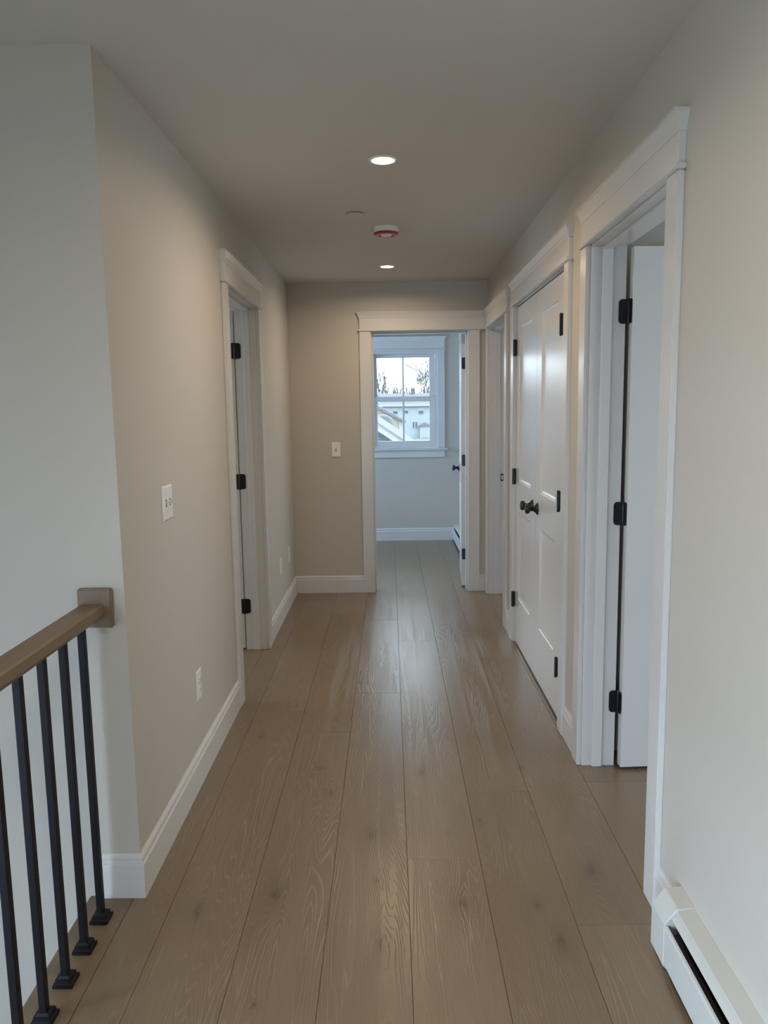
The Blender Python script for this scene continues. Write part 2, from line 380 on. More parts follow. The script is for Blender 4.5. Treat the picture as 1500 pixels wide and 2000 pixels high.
# ---------------------------------------------------------------- doorways: casings, head, jambs
fR = lambda s, d, z: (XR - d, s, z)
fL = lambda s, d, z: (XL + d, s, z)
fE = lambda s, d, z: (s, YE - d, z)
fW = lambda s, d, z: (s, YW - d, z)
def head_parts(root, f, o0, o1, zb, ends=(1, 1), fz=0.078, cap=0.0):
    e0, e1 = ends
    link('head_fillet', bbox(o0 - 0.010 * e0, o1 + 0.010 * e1, 0, 0.0285, zb, zb + 0.0165, 0.003, f, 2), trim_m, root)
    z1 = zb + 0.0165; z2 = z1 + fz
    link('head_frieze', bbox(o0, o1, 0, 0.019, z1, z2, 0.001, f), trim_m, root)
    # flared crown with mitred, flared returns
    prof = [(0.0195, z2), (0.0215, z2 + 0.004), (0.0255, z2 + 0.020), (0.0345, z2 + 0.041), (0.0375, z2 + 0.043), (0.0375, z2 + 0.049)]
    bm = bmesh.new(); L, R = [], []
    for d, z in prof:
        x = d - 0.019
        a0 = o0 - x * e0 if e0 > 0 else o0 + (d if e0 < 0 else 0)
        a1 = o1 + x * e1 if e1 > 0 else o1 - (d if e1 < 0 else 0)
        L.append((bm.verts.new(f(a0, 0, z)), bm.verts.new(f(a0, d, z)))); R.append((bm.verts.new(f(a1, 0, z)), bm.verts.new(f(a1, d, z))))
    for i in range(len(prof) - 1):
        bm.faces.new((L[i][1], R[i][1], R[i + 1][1], L[i + 1][1])); bm.faces.new((L[i][0], L[i][1], L[i + 1][1], L[i + 1][0])); bm.faces.new((R[i][0], R[i][1], R[i + 1][1], R[i + 1][0])); bm.faces.new((L[i][0], R[i][0], R[i + 1][0], L[i + 1][0]))
    bm.faces.new((L[0][0], L[0][1], R[0][1], R[0][0])); bm.faces.new((L[-1][0], L[-1][1], R[-1][1], R[-1][0]))
    link('head_crown', bm, trim_m, root)
def doorway(name, label, f, c0, c1, o0, o1, T, stop=(0.040, 0.080), ends=(1, 1), ext=(0, 0), hall_stop=True):
    """clear opening c0..c1, casing outer edges o0,o1, wall thickness T"""
    root = struct(empty(name, f((c0 + c1) / 2, 0, 0)), label)
    inv = root.matrix_world.copy()
    def F(s, d, z):
        v = Vector(f(s, d, z)) - Vector(root.location); return tuple(v)
    rv = 0.006
    link('side_casing', bbox(o0, c0 - rv, 0, 0.019, 0, ZT, 0.0022, F, 2), trim_m, root)
    link('side_casing', bbox(c1 + rv, o1, 0, 0.019, 0, ZT, 0.0022, F, 2), trim_m, root)
    head_parts(root, F, o0 - ext[0], o1 + ext[1], ZT + 0.0002, ends)
    zt = ZT - rv
    link('side_jamb', bbox(c0 - JT, c0, 0, -T, 0, zt + JT, 0.0012, F), trim_m, root)
    link('side_jamb', bbox(c1, c1 + JT, 0, -T, 0, zt + JT, 0.0012, F), trim_m, root)
    link('head_jamb', bbox(c0, c1, 0, -T, zt, zt + JT, 0.0012, F), trim_m, root)
    if stop:
        a, b = -stop[0], -stop[1]
        link('door_stop', bbox(c0, c0 + 0.011, a, b, 0, zt, 0.002, F), trim_m, root)
        link('door_stop', bbox(c1 - 0.011, c1, a, b, 0, zt, 0.002, F), trim_m, root)
        link('door_stop', bbox(c0 + 0.011, c1 - 0.011, a, b, zt - 0.011, zt, 0.002, F), trim_m, root)
    return root, F
trA, FA = doorway('trim_1', 'white casing and jamb of the nearest doorway on the right', fR, A0, A1, 2.052, 3.053, TR)
trB, FB = doorway('trim_2', 'white casing around the closed closet doors', fR, B0, B1, 3.253, 4.742, TR, stop=(-0.0 + 0.042, 0.075))
trC, FC = doorway('trim_3', 'white casing of the last doorway on the right, meeting the end wall', fR, C0, C1, 4.93, 5.990, TR, ends=(1, 0), ext=(0, YE - 5.990))
trD, FD = doorway('trim_4', 'white casing and jamb of the doorway in the left wall', fL, D0, D1, 3.6335, 4.645, TL)
trE, FE = doorway('trim_5', 'white casing of the doorway at the end of the hallway', fE, E0, E1, -0.222, 0.705, TE, ends=(1, -1), ext=(0, XR - 0.705 - 0.0))
# the two heads meet in the corner: shorten the flat pieces of the end head so they butt against the side head
for ch in trE.children:
    if ch.name.startswith('head_frieze') or ch.name.startswith('head_fillet'):
        lim = (XR - (0.0195 if 'frieze' in ch.name else 0.029)) - trE.location.x
        for v in ch.data.vertices:
            if v.co.x > lim: v.co.x = lim
sp = link('strike_plate', bbox(C1 - 0.0022, C1 - 0.0002, -0.090, -0.112, 0.893, 0.950, 0.0008, FC), black_m, trC)
tag(sp, 'black strike plate'); link('strike_hole', bbox(C1 - 0.003, C1 - 0.0021, -0.096, -0.107, 0.905, 0.938, 0.0, FC), plate_m, sp)

# ---------------------------------------------------------------- doors
DH = 2.038
def leaf_mesh(w, t, s, z0=0.012, z1=DH, panels=None):
    """hinge edge at x=0; thickness from y=0 to y=s*t"""
    bm = bmesh.new()
    if panels is None:
        panels = [(0.115, w - 0.115, 0.30, 0.835), (0.115, w - 0.115, 1.015, 1.928)]
    px0, px1 = panels[0][0], panels[0][1]
    zs = [z0, panels[0][2], panels[0][3], panels[1][2], panels[1][3], z1]
    xs = [0, px0, px1, w]
    for side in (0, 1):
        y = s * t * side; inward = s * (1 if side == 0 else -1)
        grid = [[bm.verts.new((x, y, z)) for z in zs] for x in xs]
        for i in range(3):
            for j in range(5):
                q = [grid[i][j], grid[i + 1][j], grid[i + 1][j + 1], grid[i][j + 1]]
                if i == 1 and j in (1, 3):
                    cur = q; X0, X1, Z0, Z1 = xs[1], xs[2], zs[j], zs[j + 1]
                    for off, dep in ((0.003, 0.0035), (0.012, 0.0065), (0.019, 0.0100), (0.024, 0.0100)):
                        nx = [bm.verts.new(v) for v in ((X0 + off, y + inward * dep, Z0 + off), (X1 - off, y + inward * dep, Z0 + off), (X1 - off, y + inward * dep, Z1 - off), (X0 + off, y + inward * dep, Z1 - off))]
                        for a in range(4): bm.faces.new((cur[a], cur[(a + 1) % 4], nx[(a + 1) % 4], nx[a]))
                        cur = nx
                    bm.faces.new(cur)
                else: bm.faces.new(q)
    bm.verts.ensure_lookup_table()
    e = [(0, 0), (w, 0)]
    def quad(pts): bm.faces.new([bm.verts.new(p) for p in pts])
    yt = s * t
    for x in (0, w):
        for a, b in zip(zs, zs[1:]): quad(((x, 0, a), (x, yt, a), (x, yt, b), (x, 0, b)))
    for z in (z0, z1):
        for a, b in zip(xs, xs[1:]): quad(((a, 0, z), (a, yt, z), (b, yt, z), (b, 0, z)))
    bmesh.ops.remove_doubles(bm, verts=bm.verts, dist=1e-5)
    return bm
def rounded_plate(bm, f, a0, a1, z0, z1, th, r=0.014, round_low=False):
    """plate in plane (a,z) of thickness th; corners at a1 side rounded"""
    pts = [(a0, z0)]
    sg = 1 if a1 > a0 else -1
    for k in range(6):
        t = PI / 2 * k / 5; pts.append((a1 - sg * r + sg * r * math.sin(t), z0 + r - r * math.cos(t)))
    for k in range(6):
        t = PI / 2 * k / 5; pts.append((a1 - sg * r + sg * r * math.cos(t), z1 - r + r * math.sin(t)))
    pts.append((a0, z1))
    A = [bm.verts.new(f(a, 0, z)) for a, z in pts]; B = [bm.verts.new(f(a, th, z)) for a, z in pts]
    bm.faces.new(A); bm.faces.new(B[::-1]); n = len(pts)
    for i in range(n): bm.faces.new((A[i], B[i], B[(i + 1) % n], A[(i + 1) % n]))
HZ = (0.275, 1.040, 1.8085)
def knob(parent, x, y0, dirn, z, both=True):
    """knob on face y0 pointing along dirn*y in door-local coords"""
    R = Matrix.Translation((x, y0, z)) @ Matrix.Rotation(-PI / 2 * dirn, 4, 'X')
    bm = bmesh.new()
    lathe(bm, [(0.0, 0.022), (0.0115, 0.022), (0.0115, 0.036), (0.015, 0.039), (0.024, 0.045), (0.027, 0.052), (0.0265, 0.058), (0.022, 0.0635), (0.012, 0.066), (0.0, 0.0665)], 32, R)
    k = link('knob', bm, black_m, parent, smooth=True)
    tag(k, 'round black door knob')
    bm = bmesh.new(); lathe(bm, [(0.0, 0.0003), (0.0325, 0.0003), (0.0325, 0.003), (0.029, 0.0065), (0.019, 0.014), (0.015, 0.020), (0.0135, 0.0225), (0.0, 0.0225)], 32, R)
    r = link('knob_rose', bm, black_m, k, smooth=True); smooth_by_angle(r, 40)
    return k
def door(name, label, pivot, closed_rz, s, open_deg, w, t=0.035, jamb=True, knobs=(0, 1), knob_x=None, panels=None, barrel_out=0.004, hinge_r=0.0062, barrel_dx=-0.002):
    """pivot: knuckle-side face corner of leaf. closed_rz: rotation whose local x runs from hinge to latch when closed. s: thickness sign. open_deg: signed swing."""
    root = struct(empty(name, (pivot[0], pivot[1], 0), closed_rz + math.radians(open_deg)), label)
    lf = link('door_leaf', leaf_mesh(w, t, s, panels=panels), door_m, root)
    rel = -math.radians(open_deg)      # closed frame seen from the opened frame
    Rc = Matrix.Rotation(rel, 4, 'Z')
    for hz in HZ:
        z0, z1 = hz - 0.0455, hz + 0.0455
        bm = bmesh.new()
        Rb = Matrix.Translation((barrel_dx, -s * barrel_out, 0))
        lathe(bm, [(0, z0 - 0.003), (hinge_r * .7, z0 - 0.003), (hinge_r, z0), (hinge_r, z0 + .018), (hinge_r * .9, z0 + .0183), (hinge_r, z0 + .0187), (hinge_r, z0 + .036), (hinge_r * .9, z0 + .0363), (hinge_r, z0 + .0367), (hinge_r, z1 - .018), (hinge_r * .9, z1 - .0177), (hinge_r, z1 - .0173), (hinge_r, z1), (hinge_r * .7, z1 + 0.003), (0, z1 + 0.003)], 16, Rb)
        if barrel_out > 0.01:
            box(bm, barrel_dx - 0.0015, barrel_dx + 0.0015, -s * barrel_out, s * 0.001, z0, z1)
        if jamb:
            rounded_plate(bm, lambda a, d, z: (-0.0004 - d, a, z), 0.0, s * 0.031, z0, z1, 0.0016, 0.010)   # on the leaf edge
            # plate on the jamb: same plate in the closed frame, on the jamb side of the gap
            rounded_plate(bm, lambda a, d, z: tuple(Rc @ Vector((-0.0028 + d, a, z))), -s * 0.001, s * 0.040, z0, z1, 0.0016, 0.014)
        h = link('hinge', bm, black_m, root); tag(h, 'black hinge'); smooth_by_angle(h, 40)
    kx = knob_x if knob_x is not None else w - 0.062
    if 0 in knobs: knob(root, kx, 0.0, -s, 0.930)
    if 1 in knobs: knob(root, kx, s * t, s, 0.930)
    return root
door('door_1', 'white door standing open into the right hand room', (0.9100, A1 - 0.006), -PI / 2, -1, 93.0, 0.813)
door('door_2', 'near leaf of the white closet doors, hinged toward the camera', (XR + 0.003, B0 + 0.003), PI / 2, -1, 0, 0.684, jamb=False, knobs=(0,), knob_x=0.684 - 0.068,
     panels=[(0.19, 0.552, 0.302, 0.835), (0.19, 0.552, 1.014, 1.930)], barrel_out=0.022, hinge_r=0.0065, barrel_dx=0.032)
door('door_3', 'far leaf of the white closet doors, hinged away from the camera', (XR + 0.003, B1 - 0.003), -PI / 2, 1, 0, 0.614, jamb=False, knobs=(0,), knob_x=0.614 - 0.075,
     panels=[(0.105, 0.480, 0.302, 0.835), (0.105, 0.480, 1.014, 1.930)], barrel_out=0.014, hinge_r=0.0100)
door('door_4', 'white door folded back inside the left hand room', (XLo - 0.004, D1 - 0.002), -PI / 2, 1, -175.5, 0.82)
door('door_5', 'white door standing open into the far room beside its right wall', (E1 - 0.002, YEo + 0.004), PI, 1, -94.0, 0.735)
door('door_6', 'white door open inside the last right hand room', (XRo + 0.003, C0 + 0.003), PI / 2, 1, -90, 0.865)

# ---------------------------------------------------------------- far window
def far_window():
    root = struct(empty('window_1', (WX0 - 0.03, YW, WZ0)), 'white pair of double hung windows in the far room')
    L0 = Vector(root.location)
    F = lambda s, d, z: tuple(Vector(fW(s, d, z)) - L0)
    jd = 0.135; XA = WX0 - WSH
    bm = bmesh.new()
    for q in ((XA - 0.012, XA), (WX1, WX1 + 0.012), (WX1 - WSH, WX0)): box(bm, q[0], q[1], 0.0, -jd, WZ0, WZ1 + .012, F)
    for q in ((XA, WX1 - WSH), (WX0, WX1)): box(bm, q[0], q[1], 0.0, -jd, WZ1, WZ1 + 0.012, F)
    link('window_jamb', bm, trim_m, root)
    fr = 0.020
    for sh in (0.0, -WSH):
        x0, x1 = WX0 + sh, WX1 + sh
        bm = bmesh.new()
        for q in ((x0, x0 + fr), (x1 - fr, x1)): box(bm, q[0], q[1], -0.028, -0.125, WZ0, WZ1, F)
        box(bm, x0 + fr, x1 - fr, -0.028, -0.125, WZ1 - fr, WZ1, F); box(bm, x0 + fr, x1 - fr, -0.028, -0.125, WZ0, WZ0 + 0.018, F)
        link('window_frame', bm, trim_m, root)
        def sash(nm, z0, z1, d0, d1, gx0, gx1, gz0, gz1):
            bm = bmesh.new(); a0, a1 = x0 + fr + .001, x1 - fr - .001
            for q in ((a0, gx0, z0, z1), (gx1, a1, z0, z1), (gx0, gx1, z0, gz0), (gx0, gx1, gz1, z1)):
                merge(bm, bbox(q[0], q[1], d0, d1, q[2], q[3], 0.002, F))
            s_ = link(nm, bm, trim_m, root)
            mid = (gx0 + gx1) / 2; dm = (d0 + d1) / 2
            link('muntin', bbox(mid - 0.010, mid + 0.010, dm - 0.007, dm + 0.007, gz0, gz1, 0.001, F), trim_m, s_)
            link('pane', bbox(gx0, gx1, dm - 0.0015, dm + 0.0015, gz0, gz1, 0, F), glass_m, s_)
        sash('upper_sash', 1.560, WZ1 - fr - .001, -0.082, -0.112, -0.128 + sh, 0.445 + sh, 1.592, 2.012)
        sash('lower_sash', WZ0 + 0.019, 1.592, -0.040, -0.072, -0.128 + sh, 0.445 + sh, 1.107, 1.536)
    for s0, s1 in ((XA - 0.080, XA - 0.004), (WX1 + 0.004, WX1 + 0.080)):
        link('side_casing', bbox(s0, s1, 0, 0.019, WZ0, WZ1 + 0.008, 0.002, F), trim_m, root)
    head_parts(root, F, XA - 0.080, WX1 + 0.080, WZ1 + 0.0082, (1, 1), fz=0.085)
    link('stool', bbox(XA - 0.108, WX1 + 0.108, -0.03, 0.045, WZ0 - 0.022, WZ0 - 0.0005, 0.004, F, 2), trim_m, root)
    link('apron', bbox(XA - 0.080, WX1 + 0.080, 0, 0.018, WZ0 - 0.102, WZ0 - 0.0225, 0.002, F), trim_m, root)
far_window()
def plain_window(name, label, axis, d, s0, s1, z0, z1, sgn):
    """simple white frame and panes in an out-of-view opening"""
    root = struct(empty(name, (0, 0, 0)), label); bm = bmesh.new()
    g = 0.05
    def bb(b, a0, a1, za, zb, th=0.04):
        if axis == 'x': box(b, a0, a1, d, d + sgn * th, za, zb)
        else: box(b, d, d + sgn * th, a0, a1, za, zb)
    for q in ((s0, s0 + g, z0, z1), (s1 - g, s1, z0, z1), (s0 + g, s1 - g, z0, z0 + g), (s0 + g, s1 - g, z1 - g, z1), (s0 + g, s1 - g, (z0 + z1) / 2 - .02, (z0 + z1) / 2 + .02)): bb(bm, *q)
    link('window_frame', bm, trim_m, root)
    bm = bmesh.new(); bb(bm, s0 + g, s1 - g, z0 + g, z1 - g, 0.004); link('pane', bm, glass_m, root)
plain_window('window_2', 'stairwell window beside the camera', 'y', -2.13, -0.75, 1.15, -0.3, 1.2, -1)
plain_window('window_3', 'window behind the camera at the hallway', 'x', YB - 0.08, -1.75, -0.65, 0.15, 1.45, -1)

# ---------------------------------------------------------------- stair railing
rail_root = tag(empty('stair_railing', (-0.858, YC - 0.02, 0)), 'oak handrail with square black iron balusters along the stairwell', 'railing')
RO = Vector(rail_root.location)
SH = lambda x, y, z: (x - RO.x, y - RO.y, z - RO.z)
bm = bmesh.new()
rp = [(-0.893, 0.911), (-0.889, 0.916), (-0.831, 0.916), (-0.8265, 0.911), (-0.8265, 0.887), (-0.843, 0.869), (-0.8765, 0.869), (-0.893, 0.887)]
prism(bm, rp, 'y', -0.35, YC - 0.0205, SH); link('handrail', bm, rail_m, rail_root)
bm = bmesh.new(); merge(bm, bbox(-0.901, -0.803, YC - 0.0205, YC - 0.0005, 0.846, 0.960, 0.004, SH, 2)); link('rosette', bm, rose_m, rail_root)
for k in range(14):
    y = 2.035 - 0.1222 * k; x = -0.8565; hw = 0.0095
    b = link('baluster', bbox(x - hw, x + hw, y - hw, y + hw, 0.001, 0.872, 0.0014, SH), iron_m, rail_root)
    bm = bmesh.new()
    def tier(h0, h1, a, b_):
        v0 = [bm.verts.new(SH(x + sx * a, y + sy * a, h0)) for sx, sy in ((-1, -1), (1, -1), (1, 1), (-1, 1))]
        v1 = [bm.verts.new(SH(x + sx * b_, y + sy * b_, h1)) for sx, sy in ((-1, -1), (1, -1), (1, 1), (-1, 1))]
        bm.faces.new(v0); bm.faces.new(v1)
        for i in range(4): bm.faces.new((v0[i], v0[(i + 1) % 4], v1[(i + 1) % 4], v1[i]))
    tier(0.0005, 0.008, 0.0255, 0.0255); tier(0.008, 0.0125, 0.0225, 0.0175); tier(0.0125, 0.021, 0.0195, 0.0195); tier(0.021, 0.027, 0.0165, 0.0115)
    link('baluster_shoe', bm, iron_m, b)

# ---------------------------------------------------------------- baseboard heaters
def heater(name, label, y0, y1, cap0, cap1, x=XR):
    root = tag(empty(name, (x, (y0 + y1) / 2, 0)), label, 'heater'); L0 = Vector(root.location)
    SHF = lambda a, b, c: (x - a - L0.x, b - L0.y, c)       # a = distance out from the wall
    def ex(nm, pts, a, b, m):
        bm = bmesh.new(); prism(bm, pts, 'y', a, b, SHF); return link(nm, bm, m, root)
    yc0 = y0 + (0.092 if cap0 else 0); yc1 = y1 - (0.092 if cap1 else 0)
    e = 0.0006
    ex('back_panel', [(0.0, 0.012), (0.003, 0.012), (0.003, 0.173), (0.0420, 0.1690), (0.0430, 0.1665), (0.0450, 0.1665), (0.0445, 0.1715), (0.0035, 0.177), (0.0, 0.177)], yc0 + e, yc1 - e, heat_m)
    ex('front_panel', [(0.066, 0.026), (0.074, 0.022), (0.0755, 0.026), (0.0755, 0.122), (0.073, 0.130), (0.068, 0.131), (0.067, 0.127), (0.071, 0.126), (0.0725, 0.120), (0.0725, 0.029), (0.067, 0.030)], yc0 + e, yc1 - e, heat_m)
    ex('damper', [(0.0405, 0.1610), (0.0420, 0.1630), (0.0585, 0.1490), (0.0570, 0.1465)], yc0 + e, yc1 - e, heat_m)
    ex('heating_element', [(0.008, 0.045), (0.060, 0.045), (0.060, 0.112), (0.008, 0.112)], yc0 + 0.01, yc1 - 0.01, dark_m)
    ex('inner_liner', [(0.0035, 0.015), (0.0650, 0.015), (0.0650, 0.018), (0.0055, 0.018), (0.0055, 0.170), (0.0035, 0.170)], yc0 + e, yc1 - e, dark_m)
    cp = [(0.0, 0.008), (0.068, 0.008), (0.0775, 0.018), (0.0775, 0.133), (0.0745, 0.1365), (0.0465, 0.1725), (0.0425, 0.1755), (0.0, 0.1795)]
    for on_, a, b in ((cap0, y0, yc0), (cap1, yc1, y1)):
        if on_:
            bm = bmesh.new(); prism(bm, cp, 'y', a, b, SHF); bmesh.ops.recalc_face_normals(bm, faces=bm.faces); bevel_all(bm, 0.0012)
            link('end_cap', bm, heat_m, root)
heater('baseboard_heater', 'ivory baseboard heater along the near right wall', YB + 0.02, 1.899, True, True)
heater('baseboard_heater', 'ivory baseboard heater on the right wall of the far room, behind the open door', 6.98, YW - 0.002, True, True)

# ---------------------------------------------------------------- switches and outlets
def plate(name, label, cat, f, s, z, w, h, kind):
    loc = Vector(f(s, 0, z)); root = tag(empty(name, loc), label, cat)
    F = lambda a, d, c: tuple(Vector(f(s + a, d, z + c)) - loc)
    bm = bmesh.new()
    hw, hh = w / 2, h / 2
    lv = [(0, 0.0004), (0, 0.0022), (0.0025, 0.0045), (0.006, 0.0055)]
    rings = []
    for off, d in lv: rings.append([bm.verts.new(F(sx * (hw - off), d, sz * (hh - off))) for sx, sz in ((-1, -1), (1, -1), (1, 1), (-1, 1))])
    bm.faces.new(rings[0]); bm.faces.new(rings[-1])
    for a, b in zip(rings, rings[1:]):
        for i in range(4): bm.faces.new((a[i], a[(i + 1) % 4], b[(i + 1) % 4], b[i]))
    link('wall_plate', bm, plate_m, root)
    def screw(a, c, par=root):
        q = bbox(a - .0028, a + .0028, .0055, .0066, c - .0028, c + .0028, .0009, F, 2); link('screw', q, plate_m, root)
    if kind.startswith('toggle'):
        n = int(kind[-1]); xs = [0] if n == 1 else [-0.023, 0.023]
        for a in xs:
            link('toggle_slot', bbox(a - .0055, a + .0055, .0056, .0062, -.0125, .0125, 0, F), slot_m, root)
            bm = bmesh.new(); prism(bm, [(0.0062, -0.0095), (0.0062, 0.0060), (0.0185, 0.0125), (0.0195, 0.0075)], 'x', a - 0.004, a + 0.004, lambda X, Y, Z: F(X, Y, Z))
            link('toggle', bm, plate_m, root)
            screw(a, 0.030); screw(a, -0.030)
    elif kind == 'outlet':
        for c in (0.0195, -0.0195):
            bm = bmesh.new(); n = 20
            pts = []
            for i in range(n):
                t = 2 * PI * i / n; pts.append((max(-.0145, min(.0145, 0.0172 * math.cos(t))), c + 0.0142 * math.sin(t)))
            A = [bm.verts.new(F(a, 0.0055, b)) for a, b in pts]; B = [bm.verts.new(F(a * .95, 0.0085, c + (b - c) * .95)) for a, b in pts]
            bm.faces.new(A); bm.faces.new(B)
            for i in range(n): bm.faces.new((A[i], A[(i + 1) % n], B[(i + 1) % n], B[i]))
            r = link('receptacle', bm, plate_m, root)
            bm = bmesh.new()
            for a in (-.0063, .0063): box(bm, a - .001, a + .001, .0086, .0089, c - .001, c + .007, F)
            box(bm, -.0022, .0022, .0086, .0089, c - .0095, c - .005, F)
            link('outlet_slots', bm, slot_m, r)
        screw(0, 0)
    elif kind == 'blank':
        screw(0, 0.042); screw(0, -0.042)
plate('light_switch', 'white double toggle switch plate on the near left wall', 'light switch', fL, 2.608, 1.150, 0.114, 0.118, 'toggle2')
plate('light_switch', 'white single toggle switch plate on the end wall left of the far doorway', 'light switch', fE, -0.4215, 1.148, 0.071, 0.116, 'toggle1')
plate('wall_outlet', 'white double outlet low on the left wall before the doorway', 'outlet', fL, 2.903, 0.388, 0.072, 0.117, 'outlet')
plate('wall_outlet', 'white double outlet low on the left wall by the far corner', 'outlet', fL, 5.66, 0.383, 0.072, 0.117, 'outlet')
plate('blank_plate', 'wall coloured blank plate low on the left wall beyond the doorway', 'wall plate', fL, 5.215, 0.385, 0.072, 0.117, 'blank')

# ---------------------------------------------------------------- ceiling fittings
def downlight(x, y, label, power):
    root = tag(empty('recessed_light', (x, y, H)), label, 'ceiling light', 'recessed ceiling lights')
    bm = bmesh.new(); lathe(bm, [(0.0450, 0.02), (0.0450, -0.0035), (0.047, -0.0052), (0.054, -0.0045), (0.0565, -0.0004), (0.0565, 0.0)], 48); link('trim_ring', bm, plate_m, root, True)
    bm = bmesh.new(); lathe(bm, [(0, -0.0030), (0.0448, -0.0030), (0.0448, -0.0005), (0, -0.0005)], 48); d = link('lens', bm, lamp_m, root); tag(d, 'glowing warm white lens')
    l = bpy.data.lights.new('led', 'AREA'); l.shape = 'DISK'; l.size = 0.085; l.energy = power; l.color = (1.0, 0.76, 0.51); l.spread = math.radians(165)
    o = bpy.data.objects.new('led', l); col(o); o.parent = root; o.location = (0, 0, -0.0065)
LED = 8.8
downlight(-0.010, 3.132, 'nearer of the two glowing recessed lights in the hallway ceiling', LED)
downlight(0.0, 5.37, 'farther glowing recessed light, beyond the smoke detector', LED * .8)
downlight(-0.010, 0.90, 'recessed light above and behind the camera', LED)
root = tag(empty('smoke_detector', (-0.003, 4.262, H)), 'white round smoke detector with a red dust cap on the ceiling', 'smoke detector')
bm = bmesh.new(); lathe(bm, [(0, 0), (0.072, 0), (0.072, -0.010), (0.069, -0.014), (0.067, -0.024), (0.066, -0.0260), (0, -0.0260)], 48); smooth_by_angle(link('detector_body', bm, plate_m, root), 40)
bm = bmesh.new(); lathe(bm, [(0.0615, -0.0262), (0.0655, -0.0285), (0.0655, -0.033), (0.060, -0.0375), (0.045, -0.0395), (0.040, -0.0385), (0.036, -0.031), (0.036, -0.0262)], 48); d = link('dust_cap', bm, red_m, root, True); tag(d, 'red plastic dust cap')
bm = bmesh.new(); lathe(bm, [(0, -0.0290), (0.034, -0.0290), (0.035, -0.0345), (0.028, -0.0410), (0.016, -0.0430), (0, -0.0435)], 40); link('sensor_chamber', bm, plate_m, root, True)
bm = bmesh.new(); lathe(bm, [(0, 0), (0.042, 0), (0.042, -0.003), (0.040, -0.0048), (0, -0.0048)], 40)
o = link('sprinkler_cover', bm, ceil_m, None); o.location = (-0.157, 3.945, H - 0.004); tag(o, 'flat white round sprinkler cover plate on the ceiling', 'ceiling plate'); smooth_by_angle(o, 40)

# ================================================================ outdoors, seen through the far window
def ext_mat(name, c, rough=0.8, lines=None):
    m = principled(name, c, rough, spec=0.2)
    if lines:
        t = m.node_tree; N = t.nodes; L = t.links; b = N['Principled BSDF']
        g = N.new('ShaderNodeNewGeometry'); sp_ = N.new('ShaderNodeSeparateXYZ'); L.new(g.outputs['Position'], sp_.inputs[0])
        mu = N.new('ShaderNodeMath'); mu.operation = 'MULTIPLY'; mu.inputs[1].default_value = 1.0 / lines; L.new(sp_.outputs['Z'], mu.inputs[0])
        fr = N.new('ShaderNodeMath'); fr.operation = 'FRACT'; L.new(mu.outputs[0], fr.inputs[0])
        gt = N.new('ShaderNodeMath'); gt.operation = 'GREATER_THAN'; gt.inputs[1].default_value = 0.82; L.new(fr.outputs[0], gt.inputs[0])
        mx = N.new('ShaderNodeMix'); mx.data_type = 'RGBA'; mx.inputs['A'].default_value = (*c, 1); mx.inputs['B'].default_value = (*[v * .72 for v in c], 1)
        L.new(gt.outputs[0], mx.inputs['Factor']); L.new(mx.outputs['Result'], b.inputs['Base Color'])
    else: add_noise(m, nscale=3, amount=0.1)
    return m
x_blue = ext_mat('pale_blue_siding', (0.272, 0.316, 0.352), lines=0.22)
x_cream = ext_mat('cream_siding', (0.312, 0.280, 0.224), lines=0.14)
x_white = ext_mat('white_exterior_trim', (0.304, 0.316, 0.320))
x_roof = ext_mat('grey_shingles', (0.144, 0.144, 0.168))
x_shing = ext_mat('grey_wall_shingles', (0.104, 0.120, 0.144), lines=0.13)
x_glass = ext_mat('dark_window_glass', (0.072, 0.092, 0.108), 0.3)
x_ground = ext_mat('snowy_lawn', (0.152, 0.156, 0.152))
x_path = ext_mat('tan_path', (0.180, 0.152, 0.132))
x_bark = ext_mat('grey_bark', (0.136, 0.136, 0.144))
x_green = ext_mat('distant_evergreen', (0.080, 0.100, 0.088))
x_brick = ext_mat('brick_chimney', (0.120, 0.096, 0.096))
GZ = -3.05
bm = bmesh.new(); box(bm, -200, 200, 10.5, 420, GZ - 0.5, GZ)
struct(link('ground', bm, x_ground), 'pale lawn outside')
def part(root, nm, m, *boxes):
    bm = bmesh.new()
    for q in boxes: box(bm, *[v - (root.location[0] if i < 2 else root.location[1] if i < 4 else root.location[2]) for i, v in enumerate(q)])
    return link(nm, bm, m, root)
hs = tag(empty('house', (5.0, 121.0, GZ)), 'pale blue two storey house with grey roof across the yard', 'house')
part(hs, 'wall', x_blue, (-1.45, 14, 120, 128, GZ, 2.0))
bm = bmesh.new()
pts = [(119.6, 2.05), (124, 3.95), (128.4, 2.05)]
prism(bm, [(a - 121.0, z - GZ) for a, z in pts], 'x', -1.6 - 5, 14.3 - 5); link('roof', bm, x_roof, hs)
part(hs, 'fascia', x_white, (-1.7, 14.4, 119.45, 119.6, 1.86, 2.14))
part(hs, 'chimney', x_brick, (3.5, 3.95, 123.5, 124.2, 3.7, 4.75))
def xwin(root, x0, x1, z0, z1, y, split=True):
    f = part(root, 'window', x_white, (x0 - .1, x1 + .1, y - .06, y + .01, z0 - .1, z1 + .1))
    b = bmesh.new(); L0 = root.location
    zz = (z0 + z1) / 2
    box(b, x0 - L0.x, x1 - L0.x, y - .09 - L0.y, y - .061 - L0.y, z0 - L0.z, (zz - .03 if split else z1) - L0.z)
    link('pane', b, x_glass, f)
for q in ((0.60, 1.30, 0.70, 1.62), (2.35, 2.95, 0.80, 1.62), (4.62, 5.32, 0.70, 1.62), (8.2, 8.9, 0.7, 1.62)): xwin(hs, *q, 120.0)
xwin(hs, 3.65, 3.90, -1.45, -0.58, 120.0, False); xwin(hs, 4.08, 4.33, -1.45, -0.58, 120.0, False)
pt = part(hs, 'porch', x_white, (4.75, 6.35, 118.9, 119.95, GZ, -1.20))
